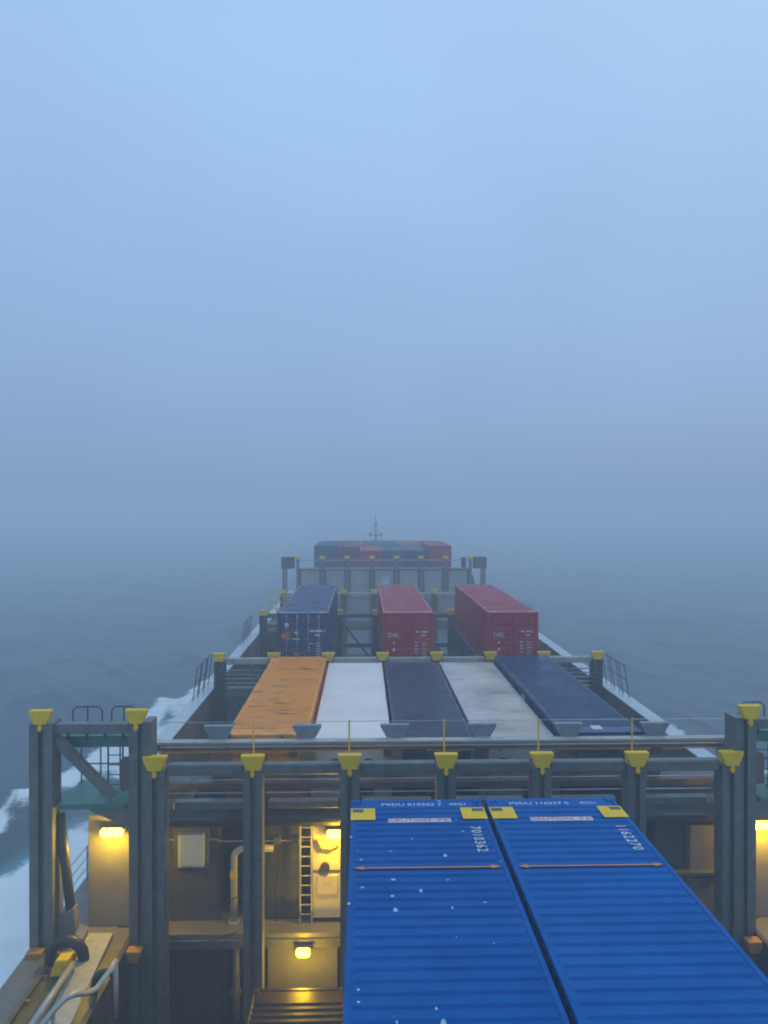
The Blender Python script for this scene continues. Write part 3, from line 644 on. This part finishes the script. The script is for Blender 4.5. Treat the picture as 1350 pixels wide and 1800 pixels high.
# bow rows D and E, fading into the fog
gd = 'foggy containers stacked at the bow'
for x, z, H, p, lab in ((-6.375, 11.4, HC+0.55, 'teal_paint', 'blue bow container at the left end of the foggy front row'), (-3.825, 11.4, HC+0.45, 'pale_red_paint', 'dull red bow container second from the left in the front row'),
                        (-1.275, 11.4, HC, 'red_paint', 'low red bow container with a pale roof in the front row'), (1.275, 11.4, HC, 'teal_paint', 'low blue bow container right of the low red one'),
                        (3.825, 11.4, HC, 'navy_paint', 'low navy bow container beside the red right end'), (6.375, 11.4, HC+0.55, 'red_paint', 'tall red bow container at the right end of the front row')):
    zz = z if H == HC else z + (H-HC)
    if H != HC: part(ship, 'stowage_pedestal', MB().box(x-1.1, x+1.1, 85.3, 96.8, 11.4, zz), 'dark_steel')
    container(0, L40, HC, x, 85.0, zz, p, lab, gd)
for x, p, lab in ((-6.375, 'teal_paint', 'blue container at the left end of the farthest row'), (-3.825, 'pale_red_paint', 'pinkish red container second from the left in the farthest row'),
                  (-1.275, 'teal_paint', 'pale blue container left of centre in the farthest row'), (1.275, 'navy_paint', 'blue container right of centre in the farthest row'),
                  (3.825, 'faroange_paint', 'orange container in the farthest row by the bow'), (6.375, 'pale_red_paint', 'pinkish red container at the right end of the farthest row')):
    container(0, L40, HC, x, 99.3, 11.4, p, lab, gd)

# ------------------------------------------------------------------ foremast
t = thing('foremast', (0, 132, 11.2), 'thin foremast with cross bars barely visible in fog above the bow', 'mast')
part(t, 'mast_tube', MB().tube([(0, 132, 11.2), (0, 132, 15.0), (0, 132, 17.9)], [0.2, 0.13, 0.05], 10), 'frame_grey', smooth=True)
part(t, 'cross_bar', MB().box(-1.1, 1.1, 131.92, 132.08, 14.25, 14.4), 'frame_grey')
part(t, 'upper_cross_bar', MB().box(-0.5, 0.5, 131.95, 132.05, 16.2, 16.3), 'frame_grey')
for x in (-1.0, 1.0): part(t, 'mast_lamp', MB().box(x-0.15, x+0.15, 131.85, 132.15, 14.4, 14.7), 'dark_steel', bev=0.03)
for s_ in (-1, 1): part(t, 'stay', MB().tube([(s_*0.05, 132, 16.6), (s_*1.7, 133, 11.2)], 0.03, 5), 'dark_steel')
part(t, 'mast_platform', MB().box(-0.6, 0.6, 131.5, 132.5, 13.5, 13.6), 'frame_grey')

# ------------------------------------------------------------------ lamps
def lamp(x, y, z, label, power, w=0.5, face=-1):
    t = thing('deck_lamp', (x, y, z), label, 'lamp', 'lit yellow deck lamps')
    part(t, 'housing', MB().prism([(y+0.16, z-0.08), (y+0.16, z+0.12), (y+0.0, z+0.14), (y-0.06, z+0.10), (y-0.06, z+0.07), (y+0.06, z+0.05), (y+0.06, z-0.08)], 'x', x-w/2-0.05, x+w/2+0.05), 'dark_steel', bev=0.01)
    part(t, 'lens', MB().tube([(x-w/2, y-0.06, z-0.02), (x-w/2+0.04, y-0.06, z-0.02), (x+w/2-0.04, y-0.06, z-0.02), (x+w/2, y-0.06, z-0.02)], [0.06, 0.12, 0.12, 0.06], 10), 'lamp_lens', smooth=True)
    part(t, 'bracket', MB().box(x-0.04, x+0.04, y+0.1, y+0.32, z+0.06, z+0.14), 'dark_steel')
    for k in range(4):
        xx = x - w/2 + 0.06 + (w-0.12)*k/3
        part(t, 'cage_wire', MB().tube([(xx, y+0.05, z+0.12), (xx, y-0.12, z+0.13), (xx, y-0.20, z+0.04), (xx, y-0.20, z-0.08), (xx, y-0.12, z-0.16), (xx, y+0.05, z-0.15)], 0.007, 5), 'dark_steel')
    l = bpy.data.lights.new('lamp_light', 'POINT'); l.energy = power; l.color = (1.0, 0.62, 0.008); l.shadow_soft_size = 0.12
    o = bpy.data.objects.new('lamp_light', l); COL.objects.link(o); o.parent = t; o.location = (0, -0.30, -0.06)
lamp(-9.08, 21.27, 10.13, 'lit yellow deck lamp on the coaming end beside the left tower', 210, 0.6)
lamp(9.02, 21.27, 10.13, 'lit yellow deck lamp at the right edge of the picture', 210, 0.6)
lamp(-2.95, 21.3, 10.0, 'lit yellow deck lamp over the cream machine near the blue container', 210)
lamp(-3.82, 20.85, 7.0, 'lit yellow lamp under the beige ledge, lowest of the lamps', 110, 0.36)

# ------------------------------------------------------------------ fittings on the bulkhead
t = thing('white_cabinet', (x_at(340, 21.4), 21.4, z_at(1520, 21.4)), 'white cabinet on the grey bulkhead panel near the left tower', 'cabinet')
x0, x1, z0, z1 = x_at(316, 21.5), x_at(360, 21.5), z_at(1520, 21.5), z_at(1463, 21.5)
part(t, 'case', MB().box(x0, x1, 21.4, 21.7, z0, z1), 'cabinet_white', bev=0.02)
part(t, 'cabinet_door', MB().box(x0+0.06, x1-0.06, 21.375, 21.4, z0+0.06, z1-0.06), 'cabinet_white', bev=0.008)
part(t, 'backing_frame', MB().box(x0-0.18, x1+0.12, 21.6, 21.698, z0-0.12, z1+0.14), 'frame_grey', bev=0.01)
part(t, 'foot_bracket', MB().box(x0+0.25, x0+0.4, 21.45, 21.7, z0-0.07, z0), 'dark_steel')
t = thing('vent_pipe', (x_at(435, 21.6), 21.6, DECK), 'light grey pipe with a swan neck bend in front of the dark bulkhead bay', 'pipe')
px = x_at(412, 21.6); ztop = z_at(1500, 21.6)
part(t, 'pipe', MB().tube([(px, 21.6, DECK)] + [(px, 21.6, ztop-0.1)] + [(px+0.26-0.26*math.cos(a), 21.6, ztop-0.1+0.26*math.sin(a)) for a in np.linspace(0.25, math.pi/2, 6)] + [(px+1.1, 21.6, ztop+0.16)], 0.10, 12), 'light_pipe', smooth=True)
part(t, 'base_flange', MB().tube([(px, 21.6, DECK), (px, 21.6, DECK+0.05)], 0.16, 12), 'light_pipe')
part(t, 'pipe_tag', MB().box(px-0.09, px+0.09, 21.46, 21.5, z_at(1542, 21.5), z_at(1530, 21.5)), 'yellow_paint')
t = thing('lower_pipe', (px+0.05, 21.6, 4.0), 'grey pipe running down below the beige ledge', 'pipe')
part(t, 'pipe', MB().tube([(px+0.05, 21.6, 4.0), (px+0.05, 21.6, DECK-0.42)], 0.11, 12), 'frame_grey', smooth=True)
part(t, 'flange', MB().tube([(px+0.05, 21.6, 5.4), (px+0.05, 21.6, 5.5)], 0.16, 12), 'frame_grey')
t = thing('rung_ladder', (x_at(538, 21.5), 21.5, DECK), 'upright ladder lit yellow by the lamp over the cream machine', 'ladder')
lx = x_at(538, 21.5)
for s_ in (-1, 1): part(t, 'ladder_rail', MB().box(lx+s_*0.16-0.025, lx+s_*0.16+0.025, 21.45, 21.52, DECK, 10.2), 'light_pipe')
for k in range(10): part(t, 'rung', MB().tube([(lx-0.16, 21.48, DECK+0.25+k*0.27), (lx+0.16, 21.48, DECK+0.25+k*0.27)], 0.018, 6), 'light_pipe')
mx0, mx1 = x_at(549, 21.5), x_at(600, 21.5)
t = thing('cream_machine', ((mx0+mx1)/2, 21.6, DECK), 'cream rust stained machine casing lit by the yellow lamp', 'machine')
part(t, 'casing', MB().box(mx0, mx1, 21.5, 22.3, DECK+0.12, 10.1), 'cream_machine', bev=0.03)
part(t, 'plinth', MB().box(mx0-0.05, mx1+0.05, 21.6, 22.3, DECK, DECK+0.12), 'dark_steel')
part(t, 'access_panel', MB().box(mx0+0.12, mx1-0.1, 21.46, 21.5, 8.2, 8.75), 'cream_machine', bev=0.01)
part(t, 'pipe_run', MB().tube([(mx0+0.1, 21.42, 9.75), (mx0+0.25, 21.40, 9.52), (mx0+0.5, 21.4, 9.5), (mx0+0.72, 21.42, 9.6)], 0.045, 8), 'rust_brown', smooth=True)
part(t, 'valve', MB().tube([((mx0+mx1)/2-0.05, 21.40, 8.98), ((mx0+mx1)/2-0.05, 21.5, 8.98)], 0.13, 12), 'dark_steel')
part(t, 'seam_band', MB().box(mx0-0.01, mx1+0.01, 21.48, 21.52, 8.83, 8.88), 'rust_brown')
t = thing('hanging_cable', (-6.8, 21.2, 7.9), 'thin dark cable sagging across the grey bulkhead panel', 'cable')
part(t, 'cable', MB().tube([(-7.9 + 2.6*k/10, 21.25, 8.25 - 0.35*math.sin(math.pi*k/10) + 0.02*k) for k in range(11)], 0.014, 5), 'black_rubber')
part(t, 'lower_cable', MB().tube([(-8.0 + 2.4*k/10, 20.93, 7.5 - 0.28*math.sin(math.pi*k/10)) for k in range(11)], 0.014, 5), 'black_rubber')
t = thing('cable_conduit', (-5.2, 21.55, 9.7), 'thin conduit with small boxes running along the bulkhead above the swan neck pipe', 'conduit')
part(t, 'conduit', MB().tube([(-8.0, 21.62, 9.72), (-6.3, 21.62, 9.72), (-6.2, 21.62, 9.66), (-3.6, 21.62, 9.66)], 0.022, 6), 'light_pipe')
for x in (-6.9, -4.6, -4.1):
    part(t, 'conduit_box', MB().box(x-0.09, x+0.09, 21.55, 21.68, 9.58, 9.78), 'frame_grey', bev=0.012)
part(t, 'drop_cable', MB().tube([(-4.6, 21.6, 9.58), (-4.58, 21.58, 8.9), (-4.66, 21.6, 8.3), (-4.62, 21.6, DECK)], 0.016, 6), 'black_rubber')
# starboard counterpart: lit wall block
t = thing('starboard_locker', (7.4, 21.5, DECK), 'grey locker catching yellow lamp light behind the right end of the near frame', 'locker')
part(t, 'locker_body', MB().box(7.02, 7.95, 21.4, 22.3, DECK, 10.05), 'coaming_grey', bev=0.02)
part(t, 'locker_door', MB().box(7.12, 7.85, 21.37, 21.4, DECK+0.1, 8.6), 'coaming_grey', bev=0.01)
part(t, 'locker_shelf', MB().box(6.2, 7.9, 21.2, 21.4, 8.72, 8.8), 'frame_grey')

# ------------------------------------------------------------------ port side deck: stair with handrails, vent, railings
t = thing('inclined_walkway', (-9.0, 18.6, DECK), 'light grey sloping walkway plate on the port side deck at the lower left corner', 'walkway')
b = MB(); P = [(-9.6, 20.9, DECK+0.13), (-8.95, 20.9, DECK+0.13), (-8.5, 15.6, DECK+0.34), (-9.05, 15.6, DECK+0.34)]
b.v += P + [(x, y, z-0.12) for x, y, z in P]
b.f += [(0,1,2,3), (7,6,5,4), (0,4,5,1), (1,5,6,2), (2,6,7,3), (3,7,4,0)]
part(t, 'plate', b, 'panel_grey')
part(t, 'side_stringer', MB().bar((-9.66, 20.9, DECK+0.15), (-9.11, 15.6, DECK+0.4), 0.08, 0.22), 'coaming_grey')
for k in range(2):
    part(t, 'support', MB().box(-9.1, -8.6, 16.2+k*1.2, 16.28+k*1.2, DECK, DECK+0.18-0.03*k), 'dark_steel')
t = thing('bent_handrail', (-8.9, 17.5, DECK), 'pale handrail with an S bend beside the sloping walkway', 'handrail')
pts = [(1.0*50, 1830), (75, 1800), (98, 1770), (118, 1749), (138, 1741), (158, 1740), (172, 1733), (186, 1714), (200, 1696), (206, 1684)]
ds = np.linspace(15.2, 17.6, len(pts))
part(t, 'rail', MB().tube([world_of(p[0], p[1], d) for p, d in zip(pts, ds)], 0.06, 10), 'light_pipe', smooth=True)
pe = world_of(206, 1684, 17.6); part(t, 'rail_post', MB().tube([pe, (pe[0], pe[1], DECK)], 0.05, 8), 'light_pipe', smooth=True)
pm_ = world_of(98, 1770, ds[2]); part(t, 'rail_post', MB().tube([(pm_[0], pm_[1], pm_[2]), (pm_[0], pm_[1], DECK)], 0.05, 8), 'light_pipe', smooth=True)
t = thing('straight_handrail', (-9.5, 17.5, DECK), 'pale straight handrail on the outboard edge of the sloping walkway', 'handrail')
a_, c_ = world_of(50, 1810, 15.6), world_of(132, 1688, 19.0)
part(t, 'rail', MB().tube([a_, c_], 0.07, 10), 'light_pipe', smooth=True)
for q in (c_, a_): part(t, 'rail_post', MB().tube([q, (q[0], q[1], DECK)], 0.045, 8), 'light_pipe', smooth=True)
# hooded vent with a yellow face
vx, vy = x_at(122, 19.6), 19.6
t = thing('hooded_vent', (vx, vy, DECK), 'black rounded hood over a yellow block at the foot of the left tower', 'vent')
part(t, 'hood', MB().tube([(vx-0.42, vy, DECK)] + [(vx-0.42*math.cos(a), vy, DECK+0.25+0.42*math.sin(a)) for a in np.linspace(0, math.pi, 9)] + [(vx+0.42, vy, DECK+0.0)], 0.14, 10), 'black_rubber', smooth=True)
part(t, 'yellow_block', MB().prism([(vx-0.2, DECK+0.1), (vx-0.06, DECK+0.5), (vx+0.26, DECK+0.52), (vx+0.16, DECK+0.12)], 'y', vy-0.6, vy-0.2), 'yellow_paint', bev=0.02)
part(t, 'base', MB().box(vx-0.4, vx+0.4, vy-0.3, vy+0.25, DECK, DECK+0.06), 'rust_brown')
hx = x_at(190, 18.3)
t = thing('hose_loop', (hx, 18.3, DECK), 'dark hose looped over beside the inner tower post', 'hose')
part(t, 'hose', MB().tube([(hx-0.22, 18.1, DECK)] + [(hx-0.22*math.cos(a), 18.1+0.2*a/3.14, DECK+0.45+0.25*math.sin(a)) for a in np.linspace(0, math.pi, 9)] + [(hx+0.22, 18.3, DECK)], 0.085, 10), 'black_rubber', smooth=True)
part(t, 'hose_clamp', MB().box(hx-0.34, hx-0.1, 18.0, 18.2, DECK+0.1, DECK+0.2), 'dark_steel', bev=0.01)
# yellow inner bulwark and coaming edges
t = thing('yellow_bulwark_rail', (-10.1, 17, DECK), 'olive yellow rail along the inboard edge of the port gunwale', 'rail')
part(t, 'rail_top', MB().box(-10.18, -10.08, 12, 20.1, DECK+0.02, DECK+0.12), 'olive_paint', bev=0.01)
for k in range(9): part(t, 'rail_bracket', MB().box(-10.17, -9.98, 12.4+k*0.95, 12.46+k*0.95, DECK, DECK+0.1), 'amber_paint')
part(t, 'rail_foot', MB().box(-10.06, -9.75, 12, 20.1, DECK+0.005, DECK+0.03), 'olive_paint')
t = thing('yellow_hold_edge', (-8.45, 17, DECK), 'dark yellow kick plate along the edge of the near hold', 'kick plate')
part(t, 'kick_plate', MB().box(-8.72, -8.44, 11, 19.9, DECK+0.005, DECK+0.22), 'olive_paint', bev=0.01)
part(t, 'kick_plate_cap', MB().box(-8.74, -8.42, 11, 19.9, DECK+0.22, DECK+0.25), 'olive_paint', bev=0.008)
# deck edge railings, port side forward of the tower, and the raked stanchion racks outboard
def railing(y0, y1, n_, x, label, h=1.05):
    t = thing('deck_railing', (x, y0, DECK), label, 'railing')
    for k in range(n_):
        y = y0 + (y1-y0)*k/(n_-1); part(t, 'stanchion', MB().tube([(x, y, DECK), (x, y, DECK+h)], 0.028, 6), 'light_pipe')
    for z in (0.4, 0.72, h): part(t, 'wire_rail', MB().tube([(x, y0, DECK+z), (x, y1, DECK+z)], 0.014, 6), 'light_pipe')
railing(22.2, 46, 13, -10.8, 'thin pale railing along the port deck edge beside the foam')
railing(22.2, 46, 13, 10.8, 'thin pale railing along the starboard deck edge')
def rack(y, sx, label):
    t = thing('stanchion_rack', (9.6*sx, y, 10.52), label, 'rack', 'stanchion racks on the coaming')
    for k in range(6):
        yy = y + k*0.6; o_ = 0.06*(k % 2)
        part(t, 'upright', MB().tube([((9.68-o_)*sx, yy, 10.52), ((9.5-o_)*sx, yy+0.12, 12.0)], 0.021, 6), 'dark_steel')
    for z, xx in ((11.95, 9.5), (11.3, 9.57)):
        part(t, 'cross_bar', MB().tube([(xx*sx, y-0.05, z), (xx*sx, y+3.2, z)], 0.022, 6), 'dark_steel')
rack(34.0, -1, 'rack of dark upright bars on the port coaming beside the orange container')
rack(47.5, -1, 'rack of dark upright bars on the port coaming beside the container marked 45')
rack(34.0, 1, 'rack of dark upright bars on the starboard coaming beside the ribbed dark blue container')

# ------------------------------------------------------------------ fog
b = MB().box(-2500, 2500, -500, 2900, -3.6, 24.0)
hz = link('haze', b.mesh('haze')); hz['kind'] = 'stuff'; hz['label'] = 'pale blue sea fog over the whole scene'
m = bpy.data.materials.new('sea_fog'); m.use_nodes = True; t = m.node_tree; t.nodes.clear()
o = t.nodes.new('ShaderNodeOutputMaterial'); v = t.nodes.new('ShaderNodeVolumePrincipled')
v.inputs['Color'].default_value = (0.87, 0.935, 1.0, 1); v.inputs['Density'].default_value = 0.0052; v.inputs['Anisotropy'].default_value = 0.0
t.links.new(v.outputs[0], o.inputs['Volume']); hz.data.materials.append(m)
